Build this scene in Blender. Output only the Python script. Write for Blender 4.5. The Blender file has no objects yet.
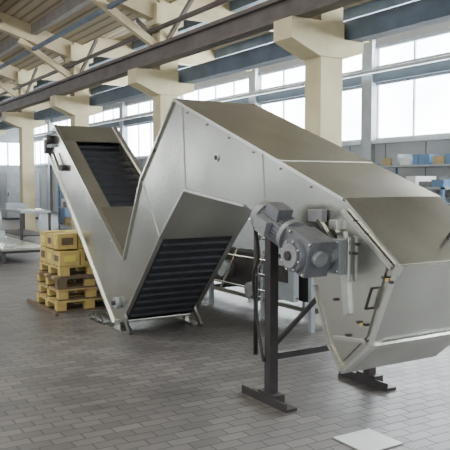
import bpy, math, random
from mathutils import Vector, Matrix
random.seed(4)

# ---------------- materials ----------------
def newmat(name):
    m=bpy.data.materials.new(name); m.use_nodes=True
    nt=m.node_tree; b=nt.nodes['Principled BSDF']
    return m,nt,b
def mat(name,col,rough=.6,metal=0.,var=.12,scale=6.,bump=0.,spec=None,stretch=None):
    m,nt,b=newmat(name)
    tc=nt.nodes.new('ShaderNodeTexCoord')
    mp=nt.nodes.new('ShaderNodeMapping'); nt.links.new(tc.outputs['Object'],mp.inputs[0])
    if stretch: mp.inputs['Scale'].default_value=stretch
    n=nt.nodes.new('ShaderNodeTexNoise'); n.inputs['Scale'].default_value=scale; n.inputs['Detail'].default_value=5
    nt.links.new(mp.outputs[0],n.inputs[0])
    r=nt.nodes.new('ShaderNodeValToRGB')
    r.color_ramp.elements[0].position=.3; r.color_ramp.elements[1].position=.7
    r.color_ramp.elements[0].color=[c*(1-var) for c in col]+[1]
    r.color_ramp.elements[1].color=[min(1,c*(1+var)) for c in col]+[1]
    nt.links.new(n.outputs[0],r.inputs[0]); nt.links.new(r.outputs[0],b.inputs['Base Color'])
    b.inputs['Roughness'].default_value=rough; b.inputs['Metallic'].default_value=metal
    if bump:
        bp=nt.nodes.new('ShaderNodeBump'); bp.inputs['Strength'].default_value=bump; bp.inputs['Distance'].default_value=.02
        nt.links.new(n.outputs[0],bp.inputs['Height']); nt.links.new(bp.outputs[0],b.inputs['Normal'])
    return m
def steel(name,col,rough,metal=.95):
    m,nt,b=newmat(name); L=nt.links.new
    tc=nt.nodes.new('ShaderNodeTexCoord')
    vo=nt.nodes.new('ShaderNodeTexVoronoi'); vo.inputs['Scale'].default_value=60; L(tc.outputs['Object'],vo.inputs[0])
    bw=nt.nodes.new('ShaderNodeRGBToBW'); L(vo.outputs['Color'],bw.inputs[0])
    n=nt.nodes.new('ShaderNodeTexNoise'); n.inputs['Scale'].default_value=1.5; n.inputs['Detail'].default_value=2; L(tc.outputs['Object'],n.inputs[0])
    mm=nt.nodes.new('ShaderNodeMath'); mm.operation='MULTIPLY_ADD'; mm.inputs[1].default_value=.14
    L(bw.outputs[0],mm.inputs[0]); L(n.outputs[0],mm.inputs[2])
    r=nt.nodes.new('ShaderNodeValToRGB'); r.color_ramp.elements[0].position=.36; r.color_ramp.elements[1].position=.80
    r.color_ramp.elements[0].color=[c*.85 for c in col]+[1]; r.color_ramp.elements[1].color=[min(1,c*1.18) for c in col]+[1]
    L(mm.outputs[0],r.inputs[0]); L(r.outputs[0],b.inputs['Base Color'])
    b.inputs['Roughness'].default_value=rough
    b.inputs['Metallic'].default_value=metal
    n2=nt.nodes.new('ShaderNodeTexNoise'); n2.inputs['Scale'].default_value=1.3; n2.inputs['Detail'].default_value=0; L(tc.outputs['Object'],n2.inputs[0])
    bp=nt.nodes.new('ShaderNodeBump'); bp.inputs['Strength'].default_value=.6; bp.inputs['Distance'].default_value=.04
    L(n2.outputs[0],bp.inputs['Height']); L(bp.outputs[0],b.inputs['Normal'])
    return m
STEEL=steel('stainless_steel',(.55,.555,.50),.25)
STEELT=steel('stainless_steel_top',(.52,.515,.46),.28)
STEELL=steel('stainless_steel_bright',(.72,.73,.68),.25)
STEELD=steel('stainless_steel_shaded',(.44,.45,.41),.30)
BELT=mat('dark_belt',(.028,.029,.033),.55,0,.25,10)
CLEAT=mat('belt_cleat',(.042,.044,.052),.55,0,.2,10)
BLACK=mat('black_painted_steel',(.04,.035,.035),.5,.2,.2,8)
MOTOR=mat('motor_grey',(.18,.19,.205),.5,.3,.2,12)
MOTORL=mat('motor_light_grey',(.29,.30,.31),.5,.3,.15,12)
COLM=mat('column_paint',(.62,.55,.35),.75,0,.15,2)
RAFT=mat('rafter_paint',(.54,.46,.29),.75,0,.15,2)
RAIL=mat('rail_brown',(.13,.11,.10),.6,.2,.2,3)
RAILB=mat('rail_blue_grey',(.12,.16,.21),.6,.2,.2,3)
PURL=mat('purlin_paint',(.19,.17,.15),.7,0,.2,3)
WALLG=mat('wall_grey',(.32,.34,.36),.8,0,.08,1.5)
LINT=mat('lintel_dark',(.11,.14,.17),.7,0,.1,2)
FRAME=mat('window_frame',(.50,.54,.58),.6,0,.1,3)
WOOD=mat('pallet_wood',(.42,.29,.12),.8,0,.3,7,.2)
WOODY=mat('pallet_wood_yellow',(.52,.39,.13),.8,0,.2,7,.2)
WOODD=mat('pallet_wood_dark',(.14,.10,.06),.8,0,.3,7,.2)
WHITE=mat('white_paint',(.66,.68,.70),.5,0,.06,4)
BLUE=mat('blue_paint',(.12,.22,.38),.5,0,.1,4)
ORANGE=mat('brass_label',(.60,.42,.16),.5,0,.1,4)
YELL=mat('yellow_label',(.66,.55,.12),.5,0,.1,4)
CARD=mat('cardboard',(.38,.30,.16),.8,0,.12,4)
REDB=mat('red_brown_paint',(.28,.10,.06),.6,0,.12,4)
GREYM=mat('machine_grey',(.32,.35,.37),.5,.2,.12,4)

m,nt,b=newmat('roof_boards'); ROOF=m
tc=nt.nodes.new('ShaderNodeTexCoord')
w=nt.nodes.new('ShaderNodeTexWave'); w.bands_direction='Y'; w.inputs['Scale'].default_value=1.6; w.inputs['Distortion'].default_value=.5
r=nt.nodes.new('ShaderNodeValToRGB'); r.color_ramp.elements[0].color=(.22,.18,.12,1); r.color_ramp.elements[1].color=(.48,.40,.28,1)
r.color_ramp.elements[0].position=.0; r.color_ramp.elements[1].position=.35
nt.links.new(tc.outputs['Object'],w.inputs[0]); nt.links.new(w.outputs[0],r.inputs[0]); nt.links.new(r.outputs[0],b.inputs['Base Color'])
b.inputs['Roughness'].default_value=.8

def pane(name,s):
    m,nt,b=newmat(name)
    b.inputs['Base Color'].default_value=(.8,.85,.9,1)
    tc=nt.nodes.new('ShaderNodeTexCoord'); n=nt.nodes.new('ShaderNodeTexNoise'); n.inputs['Scale'].default_value=.5
    r=nt.nodes.new('ShaderNodeValToRGB'); r.color_ramp.elements[0].color=(.66,.80,.90,1); r.color_ramp.elements[1].color=(1,1,1,1)
    r.color_ramp.elements[0].position=.35; r.color_ramp.elements[1].position=.6
    nt.links.new(tc.outputs['Object'],n.inputs[0]); nt.links.new(n.outputs[0],r.inputs[0]); nt.links.new(r.outputs[0],b.inputs['Emission Color'])
    b.inputs['Emission Strength'].default_value=s
    return m
PANE=pane('daylit_window_glass',15.0)

m,nt,b=newmat('paving_bricks'); PAVE=m
tc=nt.nodes.new('ShaderNodeTexCoord'); mp=nt.nodes.new('ShaderNodeMapping'); mp.inputs['Rotation'].default_value=(0,0,math.radians(90))
br=nt.nodes.new('ShaderNodeTexBrick'); br.inputs['Scale'].default_value=1
br.inputs['Brick Width'].default_value=.20; br.inputs['Row Height'].default_value=.10
br.inputs['Mortar Size'].default_value=.008; br.inputs['Mortar Smooth'].default_value=.8
br.inputs['Color1'].default_value=(.20,.19,.18,1); br.inputs['Color2'].default_value=(.13,.124,.12,1); br.inputs['Mortar'].default_value=(.065,.062,.06,1)
n=nt.nodes.new('ShaderNodeTexNoise'); n.inputs['Scale'].default_value=.8; n.inputs['Detail'].default_value=9; n.inputs['Roughness'].default_value=.7
mx=nt.nodes.new('ShaderNodeMix'); mx.data_type='RGBA'; mx.blend_type='MULTIPLY'; mx.inputs[0].default_value=.9
r=nt.nodes.new('ShaderNodeValToRGB'); r.color_ramp.elements[0].position=.35; r.color_ramp.elements[1].position=.62
r.color_ramp.elements[0].color=(.58,.58,.60,1); r.color_ramp.elements[1].color=(1,1,1,1)
nt.links.new(tc.outputs['Object'],mp.inputs[0]); nt.links.new(mp.outputs[0],br.inputs[0]); nt.links.new(tc.outputs['Object'],n.inputs[0])
nt.links.new(n.outputs[0],r.inputs[0]); nt.links.new(br.outputs['Color'],mx.inputs[6]); nt.links.new(r.outputs[0],mx.inputs[7])
nt.links.new(mx.outputs[2],b.inputs['Base Color'])
mr=nt.nodes.new('ShaderNodeMapRange'); mr.inputs[1].default_value=.3; mr.inputs[2].default_value=.7; mr.inputs[3].default_value=.36; mr.inputs[4].default_value=.55
nt.links.new(n.outputs[0],mr.inputs[0]); nt.links.new(mr.outputs[0],b.inputs['Roughness'])
bp=nt.nodes.new('ShaderNodeBump'); bp.inputs['Strength'].default_value=.4; bp.inputs['Distance'].default_value=.01; bp.invert=True
nt.links.new(br.outputs['Fac'],bp.inputs['Height']); nt.links.new(bp.outputs[0],b.inputs['Normal'])

# ---------------- mesh builder ----------------
class MB:
    def __init__(s): s.v=[];s.f=[];s.mi=[];s.ms=[];s.sm=[]
    def m(s,mt):
        if mt not in s.ms: s.ms.append(mt)
        return s.ms.index(mt)
    def add(s,vs,fs,mt,smooth=None):
        o=len(s.v); s.v+= [tuple(v) for v in vs]; k=s.m(mt)
        for i,f in enumerate(fs):
            s.f.append([o+j for j in f]); s.mi.append(k); s.sm.append(bool(smooth and smooth[i]))
    def box(s,x0,x1,y0,y1,z0,z1,mt):
        vs=[(x,y,z) for x in(x0,x1) for y in(y0,y1) for z in(z0,z1)]
        s.add(vs,[(0,1,3,2),(4,6,7,5),(0,4,5,1),(2,3,7,6),(0,2,6,4),(1,5,7,3)],mt)
    def prism(s,poly,y0,y1,mt,ax='y'):
        n=len(poly)
        if ax=='y': vs=[(p[0],y0,p[1]) for p in poly]+[(p[0],y1,p[1]) for p in poly]
        elif ax=='x': vs=[(y0,p[0],p[1]) for p in poly]+[(y1,p[0],p[1]) for p in poly]
        fs=[tuple(range(n)),tuple(range(2*n-1,n-1,-1))]+[(i,i+n,(i+1)%n+n,(i+1)%n) for i in range(n)]
        s.add(vs,fs,mt)
    def sheet(s,p,q,y0,y1,t,mt):
        d=Vector((q[0]-p[0],q[1]-p[1])).normalized(); nn=Vector((-d.y,d.x))*t
        s.prism([p,q,(q[0]+nn.x,q[1]+nn.y),(p[0]+nn.x,p[1]+nn.y)],y0,y1,mt)
    def beam(s,p,q,w,h,mt,up=(0,0,1)):
        p=Vector(p);q=Vector(q);d=(q-p).normalized(); u=Vector(up)
        a=d.cross(u)
        if a.length<1e-4: a=d.cross(Vector((1,0,0)))
        a.normalize(); c=a.cross(d).normalized(); a*=w/2; c*=h/2
        vs=[p-a-c,p+a-c,p+a+c,p-a+c,q-a-c,q+a-c,q+a+c,q-a+c]
        s.add(vs,[(3,2,1,0),(4,5,6,7),(0,1,5,4),(1,2,6,5),(2,3,7,6),(3,0,4,7)],mt)
    def cyl(s,p,q,r,mt,n=20,r2=None):
        p=Vector(p);q=Vector(q);d=(q-p).normalized(); r2=r if r2 is None else r2
        a=d.orthogonal().normalized(); c=d.cross(a)
        vs=[];
        for (o,rr) in((p,r),(q,r2)):
            for i in range(n):
                t=2*math.pi*i/n; vs.append(o+a*math.cos(t)*rr+c*math.sin(t)*rr)
        fs=[(i,(i+1)%n,(i+1)%n+n,i+n) for i in range(n)]+[tuple(range(n-1,-1,-1)),tuple(range(n,2*n))]
        s.add(vs,fs,mt,[True]*n+[False,False])
    def build(s,name,parent=None,bevel=0):
        me=bpy.data.meshes.new(name); me.from_pydata(s.v,[],s.f)
        for mt in s.ms: me.materials.append(mt)
        me.polygons.foreach_set('material_index',s.mi); me.polygons.foreach_set('use_smooth',s.sm)
        me.update()
        import bmesh
        bm=bmesh.new(); bm.from_mesh(me); bmesh.ops.recalc_face_normals(bm,faces=bm.faces); bm.to_mesh(me); bm.free()
        o=bpy.data.objects.new(name,me); bpy.context.collection.objects.link(o)
        if parent: 
            o.parent=parent; o.matrix_parent_inverse=Matrix.Translation(parent.location).inverted()
        if bevel:
            md=o.modifiers.new('b','BEVEL'); md.width=bevel; md.segments=2; md.limit_method='ANGLE'
        return o
def empty(name,loc):
    e=bpy.data.objects.new(name,None); e.location=loc; bpy.context.collection.objects.link(e); return e

# ================= ROOM =================
X0,X1=-42,8; YW=12.0; YN=-14.5
b_=MB(); b_.box(X0-.3,X1,YN-.3,YW+.3,-.2,0,PAVE); b_.build('floor')
ZS,ZL0,ZL1,ZT=2.6,3.98,4.32,4.85
b_=MB()
b_.box(X0,X1,YW,YW+.3,0,ZS,WALLG); b_.box(X0,X1,YW-.06,YW+.3,ZL0,ZL1,LINT); b_.box(X0,X1,YW,YW+.3,ZT,5.5,WALLG)
x=-37.8
while x<X1:
    b_.box(x-.18,x+.18,YW-.12,YW+.3,0,5.4,GREYM); x+=5
b_.box(X0,X1,YW-.1,YW,ZS-.08,ZS,FRAME)
x=X0+1
while x<X1: b_.box(x-.01,x+.01,YW-.01,YW,0,ZS-.1,LINT); x+=1.25
b_.build('wall_back')
k=1
x=-37.8-5
while x<X1-1:
    w_=MB(); a0=max(x+.18,X0); a1=min(x+4.82,X1)
    for (z0,z1) in((ZS,ZL0),(ZL1,ZT)):
        w_.box(a0,a1,YW+.12,YW+.15,z0,z1,PANE)
        n=4
        for i in range(n+1):
            xx=a0+(a1-a0)*i/n; w_.box(xx-.02,xx+.02,YW+.07,YW+.12,z0,z1,FRAME)
        w_.box(a0,a1,YW+.04,YW+.12,z0,z0+.06,FRAME); w_.box(a0,a1,YW+.04,YW+.12,z1-.06,z1,FRAME)
    w_.build('window_%d'%k); k+=1; x+=5
b_=MB(); b_.box(X0-.3,X0,YN,YW+.3,0,2.6,WALLG); b_.box(X0-.3,X0,YN,YW+.3,3.9,8.6,WALLG)
y=YN
while y<YW: b_.box(X0-.3,X0+.1,y,y+.4,0,4.2,COLM); y+=4.4
b_.build('wall_left')
w_=MB(); w_.box(X0-.2,X0-.17,YN,YW,2.6,3.9,PANE)
y=YN
while y<YW: w_.box(X0-.17,X0-.1,y-.04,y+.04,2.6,3.9,FRAME); y+=1.1
w_.build('window_%d'%k)
b_=MB(); b_.box(X0,X1,YN-.3,YN,0,2.2,WALLG); b_.box(X0,X1,YN-.3,YN,4.6,5.4,WALLG); b_.build('wall_front')
b_=MB()
b_.prism([(6.5,5.15),(-4,8.35),(-4,8.55),(6.5,5.35)],X0,X1,ROOF,'x')
b_.prism([(-4,8.35),(-14.8,5.05),(-14.8,5.25),(-4,8.55)],X0,X1,ROOF,'x')
b_.box(X0,X1,6.5,YW+.3,5.42,5.6,ROOF)
b_.build('ceiling')
b_=MB()
for i in range(1,9):
    y=6.5-i*1.25; z=5.15+(6.5-y)*.3048-.12
    b_.box(X0,X1,y-.07,y+.07,z-.12,z+.12,PURL)
for y in(8.0,9.3,10.6): b_.box(X0,X1,y-.07,y+.07,5.18,5.42,RAILB)
b_.box(X0,X1,5.2,5.28,4.9,4.98,RAILB)
b_.build('roof_purlins')
b_=MB(); b_.cyl((X0+.1,6.2,4.62),(X1,6.2,4.62),.05,RAIL,12); b_.cyl((X0+.1,11.7,4.2),(X1,11.7,4.2),.05,GREYM,12); b_.build('overhead_pipes')
for i in range(7):
    x=-32.85+5*i
    c=MB()
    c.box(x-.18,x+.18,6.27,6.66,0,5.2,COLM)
    c.prism([(5.74,3.54),(5.74,3.82),(6.66,3.82),(6.66,3.60),(7.02,3.60),(7.02,3.44),(6.70,3.34),(6.22,3.34)],x-.21,x+.21,COLM,'x')
    c.box(x-.24,x+.24,6.17,6.76,4.72,5.12,COLM)
    c.box(x-.25,x+.25,6.2,6.73,0,.12,COLM)
    c.build('concrete_column')
    c=MB()
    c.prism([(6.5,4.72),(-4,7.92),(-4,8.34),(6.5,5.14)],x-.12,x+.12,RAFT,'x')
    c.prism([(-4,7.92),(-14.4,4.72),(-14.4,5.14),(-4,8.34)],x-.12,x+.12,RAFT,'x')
    c.beam((x,6.3,4.3),(x,4.9,5.15),.14,.14,RAFT)
    c.box(x-.12,x+.12,6.66,YW,4.95,5.41,RAFT)
    c.beam((x,6.45,4.35),(x+1.3,6.45,5.1),.07,.07,PURL); c.beam((x,6.45,4.35),(x-1.3,6.45,5.1),.07,.07,PURL)
    c.build('roof_rafter')
b_=MB()
for i in range(6):
    x=-32.85+5*i
    b_.beam((x,4.5,5.5),(x+5,1.5,6.4),.06,.06,PURL); b_.beam((x+5,4.5,5.5),(x,1.5,6.4),.06,.06,PURL)
b_.build('roof_bracing')
c=MB(); c.box(X0,X1,5.78,6.02,3.82,3.87,RAIL); c.box(X0,X1,5.87,5.93,3.87,4.1,RAIL); c.box(X0,X1,5.78,6.02,4.1,4.15,RAIL); c.box(X0,X1,5.87,5.93,4.15,4.2,RAIL); c.build('crane_rail')
c=MB(); c.box(X0,X1,6.76,7.0,3.60,3.88,RAILB); c.build('crane_rail')

# ================= MAIN CONVEYOR =================
root=empty('inclined_belt_conveyor',(-5.5,3.37,0))
YA,YB=2.95,3.80
A=(-9.1,2.35);V=(-6.85,.78);W=(-6.4,1.62);P=(-5.67,2.34);Q=(-3.36,1.49);S=(-2.88,1.12);E=(-3.10,.61);H=(-3.36,.39)
I1=(-3.49,.54);I2=(-3.65,.91);I3=(-3.75,1.08);J=(-4.24,1.32);G=(-4.51,1.42);K=(-5.48,1.53);L=(-5.99,1.06);M=(-6.88,.12);N=(-7.15,.05);B=(-9.5,2.12)
prof=[A,V,W,P,Q,S,E,H,I1,I2,I3,J,G,K,L,M,N,B]
for nm,y0,y1 in(('side_plate_near',YA,YA+.012),('side_plate_far',YB-.012,YB)):
    s=MB(); s.prism(prof,y0,y1,STEEL); s.build(nm,root)
yi,yo=YA+.012,YB-.012
c=MB()
def lerp(p,q,t): return (p[0]+(q[0]-p[0])*t,p[1]+(q[1]-p[1])*t)
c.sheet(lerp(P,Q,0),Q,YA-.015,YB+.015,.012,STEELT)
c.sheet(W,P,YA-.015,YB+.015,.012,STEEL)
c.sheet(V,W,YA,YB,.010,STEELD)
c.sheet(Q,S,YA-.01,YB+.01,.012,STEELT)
for t in(.70,):
    p_=lerp(P,Q,t); q_=lerp(P,Q,t+.008); c.sheet((p_[0],p_[1]+.006),(q_[0],q_[1]+.006),YA-.015,YB+.015,.012,STEELT)
c.build('top_cover',root)
c=MB()
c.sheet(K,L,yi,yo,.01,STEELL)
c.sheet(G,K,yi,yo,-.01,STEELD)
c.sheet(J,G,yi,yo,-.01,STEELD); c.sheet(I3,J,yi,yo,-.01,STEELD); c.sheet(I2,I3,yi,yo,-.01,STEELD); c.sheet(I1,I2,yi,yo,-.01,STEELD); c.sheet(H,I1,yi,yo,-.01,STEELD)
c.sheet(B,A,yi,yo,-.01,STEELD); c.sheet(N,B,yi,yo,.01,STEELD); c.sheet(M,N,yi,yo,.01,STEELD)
c.build('underside_panels',root)
c=MB()
def flange(p,q,w,mt,ys=(YA-.02,YA+.03)):
    d=Vector((q[0]-p[0],q[1]-p[1])).normalized(); nn=Vector((-d.y,d.x))*w/2
    c.prism([(p[0]-nn.x,p[1]-nn.y),(q[0]-nn.x,q[1]-nn.y),(q[0]+nn.x,q[1]+nn.y),(p[0]+nn.x,p[1]+nn.y)],ys[0],ys[1],mt)
for (p,q) in((P,Q),(W,P),(V,W),(A,V),(N,B),(K,G),(L,K),(M,L)):
    flange(p,q,.022,STEELL)
for (p,q) in((L,K),(M,L),(A,V)): flange(p,q,.03,STEELL,(YB-.04,YB+.02))
c.build('edge_flanges',root)
c=MB()
def plate(px,pz,r,mt,y=YA): c.cyl((px,y-.012,pz),(px,y+.002,pz),r,mt,16)
plate(-4.93,1.80,.033,STEELL); c.cyl((-4.93,YA-.016,1.80),(-4.93,YA,1.80),.022,BLACK,16)
plate(-4.28,1.41,.022,BLACK)
plate(-6.1,1.9,.014,BLACK)
def seam(p,q,w=.012,mt=STEELD): c.prism([p,(p[0]+w,p[1]),(q[0]+w,q[1]),q],YA-.006,YA,mt)
sx=lerp(P,Q,.06); seam((sx[0],sx[1]-.02),(K[0],K[1]+.01))
sx=lerp(P,Q,.60); seam((sx[0],sx[1]-.02),(J[0],J[1]+.02))
seam((W[0]+.02,W[1]-.02),(L[0]-.01,L[1]),.014)
for t in(.1,.25,.4,.55,.7,.85):
    for (p,q,o) in((P,Q,-.05),(A,V,-.06),(N,B,.07)):
        s_=lerp(p,q,t); plate(s_[0],s_[1]+o,.008,STEELD)
c.build('bolts_and_seams',root)
c=MB()
La=lerp(L,M,.02); Ma=lerp(L,M,.97)
c.sheet(La,Ma,yi+.03,yo-.03,-.02,BELT)
d=Vector((Ma[0]-La[0],Ma[1]-La[1])); 
for i in range(11):
    p=lerp(La,Ma,(i+.5)/11); nn=Vector((-d.y,d.x)).normalized()
    if nn.x<0: nn=-nn
    c.beam((p[0]+nn.x*.012,yi+.04,p[1]+nn.y*.012),(p[0]+nn.x*.012,yo-.04,p[1]+nn.y*.012),.012,.03,CLEAT,up=(nn.x,0,nn.y))
c.build('return_belt',root)
c=MB()
def off(p,q,t,dn):
    d=Vector((q[0]-p[0],q[1]-p[1])).normalized(); nn=Vector((d.y,-d.x))
    if nn.y>0: nn=-nn
    e=lerp(p,q,t); return (e[0]+nn.x*dn,e[1]+nn.y*dn)
T0,T1=.14,.66
c.sheet(off(A,V,0,0),off(A,V,T0,0),yi,yo,-.012,STEEL)
c.sheet(off(A,V,T1,0),off(A,V,1,0),yi,yo,-.012,STEEL)
c.sheet(off(A,V,T0,0),off(A,V,T1,0),yi,yi+.16,-.012,STEELL)
c.sheet(off(A,V,T0,0),off(A,V,T1,0),yo-.06,yo,-.012,STEELL)
for ya in(yi+.15,yo-.06): c.prism([off(A,V,T0,0),off(A,V,T1,0),off(A,V,T1,.14),off(A,V,T0,.14)],ya,ya+.01,STEEL)
c.build('infeed_trough',root)
c=MB()
c.sheet(off(A,V,.10,.13),off(A,V,.72,.13),yi+.16,yo-.06,-.02,BELT)
for i in range(10):
    p=off(A,V,.14+i*.055,.11)
    q=off(A,V,.14+i*.055,.07)
    c.prism([p,q,(q[0]+.015,q[1]),(p[0]+.015,p[1])],yi+.17,yo-.07,CLEAT)
c.build('infeed_belt',root)
c=MB()
for y0 in(YA-.09,):
    c.cyl((-9.2,y0,2.16),(-9.2,YA,2.16),.06,BLACK); c.cyl((-9.2,y0-.03,2.16),(-9.2,YA,2.16),.025,STEELL)
    c.box(-9.32,-9.08,YA-.05,YA,2.06,2.10,GREYM); c.box(-9.34,-9.06,YA-.05,YA,2.23,2.27,GREYM)
    c.box(-9.40,-9.30,YA-.06,YA,1.98,2.2,BLACK)
    c.cyl((-8.7,YA-.06,1.78),(-8.7,YA,1.78),.04,BLACK)
    c.beam((-9.05,YA-.04,1.98),(-8.8,YA-.04,1.76),.02,.03,BLACK)
    c.cyl((-7.0,YA-.05,.3),(-7.0,YA,.3),.06,GREYM); c.cyl((-7.0,YA-.08,.3),(-7.0,YA,.3),.025,BLACK)
c.build('bearings',root)
c=MB()
for y in(YA-.03,YB-.03):
    c.beam((-7.05,y+.03,.1),(-7.05,y+.03,.0),.05,.05,STEELL); c.box(-7.28,-6.82,y-.02,y+.08,0,.02,STEELD)
    c.beam((-6.84,y+.03,.16),(-6.7,y+.03,.01),.03,.05,STEELD)
c.box(-7.75,-7.3,YA-.06,YA-.03,0.03,.06,STEELL);c.box(-7.75,-7.3,YA+.2,YA+.23,0.03,.06,STEELL)
for xx in(-7.74,-7.55,-7.34): c.box(xx,xx+.025,YA-.06,YA+.23,0,.10,STEELL)
c.build('foot_frame',root)

c=MB()
c.sheet(S,E,yi,yo,.012,STEELL); c.sheet(E,H,yi,yo,.012,STEEL)
flange(S,E,.04,STEELL,(YA-.02,YA+.05)); flange(S,E,.04,STEELL,(YB-.05,YB+.02)); flange(E,H,.025,STEELL); flange(H,I1,.025,STEELL); flange(I1,I2,.02,STEELL)
c.sheet((S[0]+.03,S[1]+.01),(S[0]-.0,S[1]-.05),YA-.03,YB+.03,.025,STEELL)
c.sheet((E[0]+.03,E[1]+.02),(E[0]+.01,E[1]-.01),YA-.02,YB+.02,.02,STEELL)
c.prism([(-3.62,1.30),(-3.36,1.40),(-2.98,1.10),(-3.14,.66),(-3.36,.46),(-3.47,.58),(-3.60,.90)],YA-.012,YA,STEEL)
c.prism([(-3.40,1.28),(-3.34,1.29),(-3.28,.78),(-3.33,.76)],YA-.03,YA-.012,STEELL)
c.beam((-3.36,YA-.02,1.42),(-2.93,YA-.02,1.10),.02,.025,STEELL)
c.beam((-3.44,YA-.02,.60),(-3.14,YA-.02,.63),.012,.02,STEELL)
c.build('discharge_hood',root)
c=MB()
c.beam((-3.06,YA-.05,.97),(-3.11,YA-.05,.84),.012,.012,BLACK)
for hx,hz in((-3.06,.97),(-3.11,.84)): c.beam((hx,YA-.055,hz),(hx,YA-.01,hz),.012,.012,BLACK)
for (hx,hz,mt) in((-3.17,.73,ORANGE),(-3.14,.735,BLACK),(-3.20,.74,BLACK),(-2.96,1.03,ORANGE),(-2.99,1.04,BLACK),(-2.93,1.02,BLACK),(-3.25,1.16,BLACK),(-3.42,.85,BLACK),(-3.30,.64,BLACK),(-3.22,1.22,BLACK)):
    c.box(hx-.012,hx+.012,YA-.03,YA-.01,hz-.008,hz+.008,mt)
for y in(3.2,3.55): c.box(-2.90,-2.87,y,y+.05,1.08,1.11,BLACK)
for i in range(4): 
    p=lerp(Q,S,.2+.2*i); c.cyl((p[0],YA-.02,p[1]-.06),(p[0],YA,p[1]-.06),.010,BLACK,10)
c.beam((-3.02,YB-.3,1.24),(-2.97,YB-.3,1.30),.02,.02,BLACK); c.beam((-2.97,YB-.3,1.30),(-2.93,YB-.22,1.25),.02,.02,BLACK)
c.build('latches',root)

# gear motor
c=MB()
ax=Vector((.935,0,-.355)); o=Vector((-3.95,YA-.22,1.375)); up=Vector((.355,0,.935))
def P3(t,dy=0,dn=0): return o+ax*t+Vector((0,dy,0))+up*dn
R=.105
c.cyl(P3(0),P3(.06),R,MOTORL,28); c.cyl(P3(-.02),P3(0),R*.8,MOTOR,24)
c.cyl(P3(.06),P3(.33),R*.86,MOTOR,28)
for i in range(28):
    t=2*math.pi*i/28; rad=Vector((0,1,0))*math.cos(t)+up*math.sin(t)
    c.beam(P3(.06)+rad*R*.92,P3(.33)+rad*R*.92,.005,.02,MOTOR,up=rad)
c.cyl(P3(.33),P3(.37),R*1.05,MOTORL,28)
c.beam(P3(.12,-.02,R),P3(.26,-.02,R),.12,.08,MOTOR,up=up)
c.beam(P3(.10,-R-.01,0),P3(.24,-R-.01,0),.05,.10,MOTORL,up=up)
c.beam(P3(.37),P3(.44),.16,.17,MOTOR,up=up)
c.beam(P3(.43,0,-.02),P3(.66,0,-.02),.19,.24,MOTOR,up=up)
c.cyl(P3(.54,-.13,-.04),P3(.54,.2,-.04),.105,MOTOR,28); c.cyl(P3(.54,-.15,-.04),P3(.54,-.13,-.04),.078,MOTORL,24); c.cyl(P3(.54,-.165,-.04),P3(.54,-.15,-.04),.03,BLACK,16)
for i in range(8):
    t=2*math.pi*i/8; q=P3(.54,-.13,-.04)+ax*math.cos(t)*.091+up*math.sin(t)*.091; c.cyl(q-Vector((0,.014,0)),q,.008,STEELL,8)
c.cyl(P3(.66,-.02),P3(.70,-.02),.05,MOTORL,16)
for t in (.44,.65):
    for dn in(-.12,.08): c.cyl(P3(t,-.1,dn),P3(t+.012,-.1,dn),.012,STEELL,8)
c.beam(P3(.2,.12,-.10),P3(.62,.12,-.10),.06,.02,MOTORL,up=up)
c.build('gear_motor',root,.004)
def tube(pts,r,nm):
    cu=bpy.data.curves.new(nm,'CURVE'); cu.dimensions='3D'; cu.bevel_depth=r; cu.bevel_resolution=3
    sp=cu.splines.new('BEZIER'); sp.bezier_points.add(len(pts)-1)
    for b3,p in zip(sp.bezier_points,pts): b3.co=p; b3.handle_left_type=b3.handle_right_type='AUTO'
    o=bpy.data.objects.new(nm,cu); cu.materials.append(BLACK); bpy.context.collection.objects.link(o)
    o.parent=root; o.matrix_parent_inverse=Matrix.Translation(root.location).inverted()
tube([tuple(P3(.12,-R-.03,-.03)),(-3.96,2.70,1.10),(-4.14,2.78,.92),(-4.20,2.84,.70),(-4.12,2.855,.3)],.012,'motor_cable')
c=MB()
c.box(-3.46,-3.33,YA-.07,YA-.012,1.02,1.24,GREYM); c.cyl((-3.39,YA-.12,1.14),(-3.39,YA-.01,1.14),.05,MOTORL,20); c.cyl((-3.39,YA-.15,1.14),(-3.39,YA-.01,1.14),.022,BLACK,14)
c.beam((-3.56,YA-.05,1.36),(-3.44,YA-.05,1.24),.03,.03,STEELL); c.beam((-3.28,YA-.04,1.26),(-3.28,YA-.04,.98),.02,.02,STEELL)
c.box(-3.66,-3.52,YA-.06,YA-.012,1.34,1.42,MOTORL); c.box(-3.46,-3.38,YA-.05,YA-.012,1.3,1.36,STEELL)
for zz in(1.04,1.22):
    for xx in(-3.445,-3.345): c.cyl((xx,YA-.085,zz),(xx,YA-.07,zz),.01,STEELL,8)
c.build('bearing_block',root,.003)

c=MB()
for y in(2.9,3.86):
    c.box(-4.12,-4.05,y-.035,y+.035,.07,1.27,BLACK)
    c.box(-4.40,-3.84,y-.05,y+.05,.0,.02,BLACK); c.box(-4.40,-3.84,y-.05,y-.04,.02,.06,BLACK)
    c.box(-4.19,-3.98,y-.045,y+.045,.02,.08,BLACK)
c.beam((-4.085,2.9,.34),(-4.085,3.86,.34),.04,.045,BLACK)
c.beam((-4.085,2.9,.40),(-4.085,3.86,1.15),.025,.03,BLACK)
c.build('support_legs',root)
c=MB(); c.cyl((-4.33,2.93,1.37),(-4.33,2.93,.30),.018,BLACK,10); c.box(-4.34,-4.1,2.91,2.94,.9,.92,BLACK); c.build('cable_conduit',root)

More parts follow.
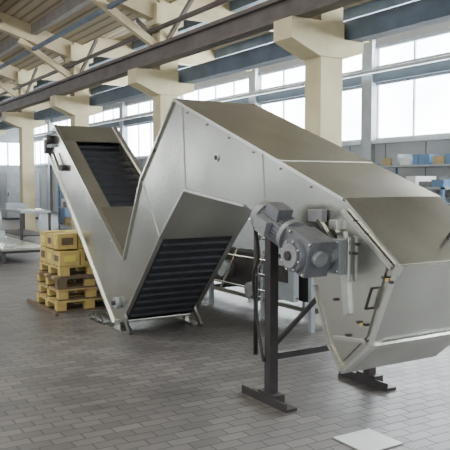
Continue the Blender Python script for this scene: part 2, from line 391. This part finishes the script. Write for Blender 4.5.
# ================= PALLETS =================
pr=empty('pallet_stack',(-8.7,3.1,0))
for k in range(4):
    c=MB(); z=.142*k; dx=random.uniform(-.05,.04); dy=random.uniform(-.02,.04)
    xa,xb,ya,yb=-9.12+dx,-8.27+dx,2.7+dy,3.55+dy
    wd=(WOODY,WOOD,WOODD,WOODY)[k]
    for xx in(xa,(xa+xb)/2-.05,xb-.1):
        c.box(xx,xx+.1,ya,yb,z,z+.02,WOODD)
        for yy in(ya,(ya+yb)/2-.06,yb-.12): c.box(xx,xx+.1,yy,yy+.12,z+.02,z+.10,random.choice([wd,WOODY]))
    for yy in(ya,ya+.37,yb-.12): c.box(xa,xb,yy,yy+.12,z+.10,z+.118,wd)
    for j in range(6):
        xx=xa+j*(xb-xa-.11)/5; c.box(xx,xx+.11,ya,yb,z+.118,z+.14,wd if j%2 else WOOD)
    c.build('pallet_%d'%(k+1),pr)
c=MB(); c.beam((-9.3,2.62,.02),(-8.1,2.62,.02),.04,.04,WOODD); c.build('dunnage_batten',pr)
c=MB()
for lv in range(2):
    z0=.57+lv*.20
    for i,(xa,xb) in enumerate(((-9.11,-8.84),(-8.82,-8.58),(-8.56,-8.38 if lv else -8.30))):
        for j,(ya,yb) in enumerate(((2.73,2.98),(3.0,3.25),(3.27,3.52))):
            mt=random.choice([CARD,WOODY,YELL,WOODY]); h=.195-random.uniform(0,.02)
            c.box(xa,xb,ya,yb,z0,z0+h,mt)
            c.box(xa+.05,xb-.05,ya-.004,ya,z0+.05,z0+h-.05,YELL if (i+j+lv)%2 else WOODD)
            c.box(xb,xb+.004,ya+.05,yb-.05,z0+.05,z0+h-.05,YELL if (i+j+lv)%2==0 else WOODD)
c.build('crates',pr,.004)

c=MB(); c.prism([(-3.3,0.002),(-3.0,0.002),(-3.0,.008),(-3.3,.008)],2.82,3.12,WHITE); o_=c.build('metal_sheet')
# ================= BACKGROUND MACHINE =================
mr=empty('flat_roller_conveyor',(-7.9,5,0))
c=MB()
c.box(-10.5,-5.6,4.62,4.66,.80,.92,GREYM); c.box(-10.5,-5.6,5.24,5.28,.80,.92,GREYM)
xx=-10.4
while xx<-5.65: c.cyl((xx,4.66,.88),(xx,5.24,.88),.035,STEELL if int(xx*10)%3 else BLACK,10); xx+=.12
for xx in(-10.3,-9.1,-7.9,-6.7,-5.8):
    for yy in(4.64,5.26): c.box(xx-.025,xx+.025,yy-.025,yy+.025,0,.8,GREYM)
    c.box(xx-.02,xx+.02,4.64,5.26,.2,.25,BLACK)
c.box(-10.3,-5.8,4.62,4.66,.2,.24,STEELD); c.box(-10.3,-5.8,5.24,5.28,.2,.26,BLACK)
c.box(-10.0,-6.0,4.75,5.2,.28,.72,BLACK)
c.build('frame',mr)
c=MB()
c.box(-8.9,-8.2,4.7,5.2,.92,1.2,BLACK); c.box(-7.3,-6.9,4.66,5.1,.92,1.15,GREYM); c.cyl((-7.6,4.6,.5),(-7.6,4.75,.5),.1,GREYM)
for xx in(-9.3,-8.6,-8.1,-7.2,-6.6): c.beam((xx-.4,4.6,.25),(xx,4.6,.78),.02,.025,STEELL)
for xx in(-9.6,-8.9,-8.3,-7.0,-6.4): c.box(xx,xx+.08,4.70,4.74,.40,.46,WHITE)
for xx in(-8.0,-7.75,-6.75,-6.5): c.cyl((xx,4.63,.92),(xx,4.63,1.06),.025,STEELL,10)
c.box(-6.4,-6.0,4.55,4.62,.3,.75,GREYM); c.box(-6.35,-6.1,4.54,4.55,.5,.68,BLACK); c.cyl((-6.9,4.56,.32),(-6.9,4.74,.32),.09,MOTORL)
c.cyl((-9.5,4.6,.7),(-6,4.6,.7),.012,STEELL,8); c.cyl((-9.5,4.6,.34),(-6,4.6,.34),.012,STEELL,8)
c.build('drive_units',mr)

def shelf(x0,x1,y0,y1,h,levels,seed,tall=.28):
    random.seed(seed); e=empty('storage_shelf',((x0+x1)/2,(y0+y1)/2,0)); c=MB()
    for xx in(x0,x1-.05):
        for yy in(y0,y1-.05): c.box(xx,xx+.05,yy,yy+.05,0,h,BLUE)
    for l in range(levels):
        z=.15+(h-.2)*l/(levels-1)-.03; c.box(x0,x1,y0,y1,z,z+.04,GREYM)
        xx=x0+.08
        while xx<x1-.3:
            ww=random.uniform(.12,.3); hh=random.uniform(.06,tall); c.box(xx,xx+ww,y0+.08,y1-.08,z+.04,z+.04+hh,random.choice([CARD,WHITE,BLUE,GREYM,WHITE,MOTOR])); xx+=ww+random.uniform(.02,.1)
    c.build('rack',e)
shelf(-10.9,-8.4,9.6,10.3,1.55,4,1,.22); shelf(-7.9,-5.6,9.6,10.3,1.5,4,2,.22); shelf(-14.5,-12,10.4,11.1,1.7,4,3)
shelf(-11.6,-9.4,11.1,11.7,2.0,5,9,.25); shelf(-9.2,-7.0,11.1,11.7,1.9,5,12,.25)
shelf(-23.2,-20.8,7.6,8.3,2.0,4,5); shelf(-29.0,-26.8,5.0,5.7,1.9,4,6); shelf(-22.5,-21.0,3.0,3.7,1.1,2,8)
def bench(x0,x1,y0,y1,h,top=WHITE):
    c=MB(); c.box(x0,x1,y0,y1,h-.05,h,top)
    for xx in(x0,x1-.06):
        for yy in(y0,y1-.06): c.box(xx,xx+.06,yy,yy+.06,0,h-.05,BLACK)
    c.box(x0,x1,y0+.02,y1-.02,.2,.23,BLACK)
    c.box(x0+.2,x0+.7,y0+.1,y1-.1,h,h+.15,GREYM); c.box(x1-.9,x1-.3,y0+.1,y1-.1,h,h+.03,STEELL)
    c.build('workbench')
bench(-17.5,-13.8,3.4,4.3,.30,STEELL); bench(-20.5,-18,4.9,5.7,.85,GREYM); bench(-15.5,-12.8,7.6,8.4,.9,WHITE)
def cabinet(x,y,w,d,h,mt,mt2):
    c=MB(); c.box(x,x+d,y,y+w,.08,h,mt); c.box(x+.05,x+d-.05,y+.03,y+w-.03,0,.08,BLACK)
    for i in range(2):
        yy=y+.03+i*(w-.03)/2; c.box(x+d,x+d+.02,yy,yy+(w-.09)/2,.15,h-.08,mt2)
        c.box(x+d+.02,x+d+.04,yy+.03,yy+.06,h*.5,h*.5+.15,BLACK)
    c.build('machine_cabinet')
cabinet(-31,7.6,1.4,1,2.0,GREYM,GREYM); cabinet(-26,8.5,1.4,.8,2.0,BLUE,BLUE); cabinet(-35,2.5,2.2,1,2.0,WHITE,WHITE)
cabinet(-24.5,4.5,.7,.5,1.5,REDB,REDB); cabinet(-26,2.6,1.1,.6,1.7,GREYM,WHITE)
cabinet(-20,9.8,1.5,.7,1.9,GREYM,WHITE)

# ================= LIGHT =================
wd=bpy.data.worlds.new('World'); bpy.context.scene.world=wd; wd.use_nodes=True
bg=wd.node_tree.nodes['Background']; bg.inputs[0].default_value=(.88,.94,1,1); bg.inputs[1].default_value=1.7
def area(name,loc,rot,sx,sy,e,col):
    l=bpy.data.lights.new(name,'AREA'); l.shape='RECTANGLE'; l.size=sx; l.size_y=sy; l.energy=e; l.color=col
    o=bpy.data.objects.new(name,l); o.location=loc; o.rotation_euler=rot; bpy.context.collection.objects.link(o)
area('daylight_back_windows',(-10,11.8,3.9),(math.radians(-100),0,0),30,2.2,2500,(.92,.96,1))
area('daylight_front_windows',(-8,-13,3.4),(math.radians(95),0,0),26,2.4,1100,(.97,.98,1))
area('overhead_fill',(-8,0,6.2),(0,0,0),14,3,500,(1,.97,.9))  # added overhead fill for the hall, not a lamp known to hang there

cam=bpy.data.cameras.new('Camera'); co=bpy.data.objects.new('Camera',cam); bpy.context.collection.objects.link(co)
cam.sensor_width=36; cam.lens=56; cam.clip_end=200
co.location=(0,0,1.6)
p=math.radians(3.515)
co.rotation_euler=Vector((-.852*math.cos(p),.523*math.cos(p),-math.sin(p))).to_track_quat('-Z','Y').to_euler()
bpy.context.scene.camera=co
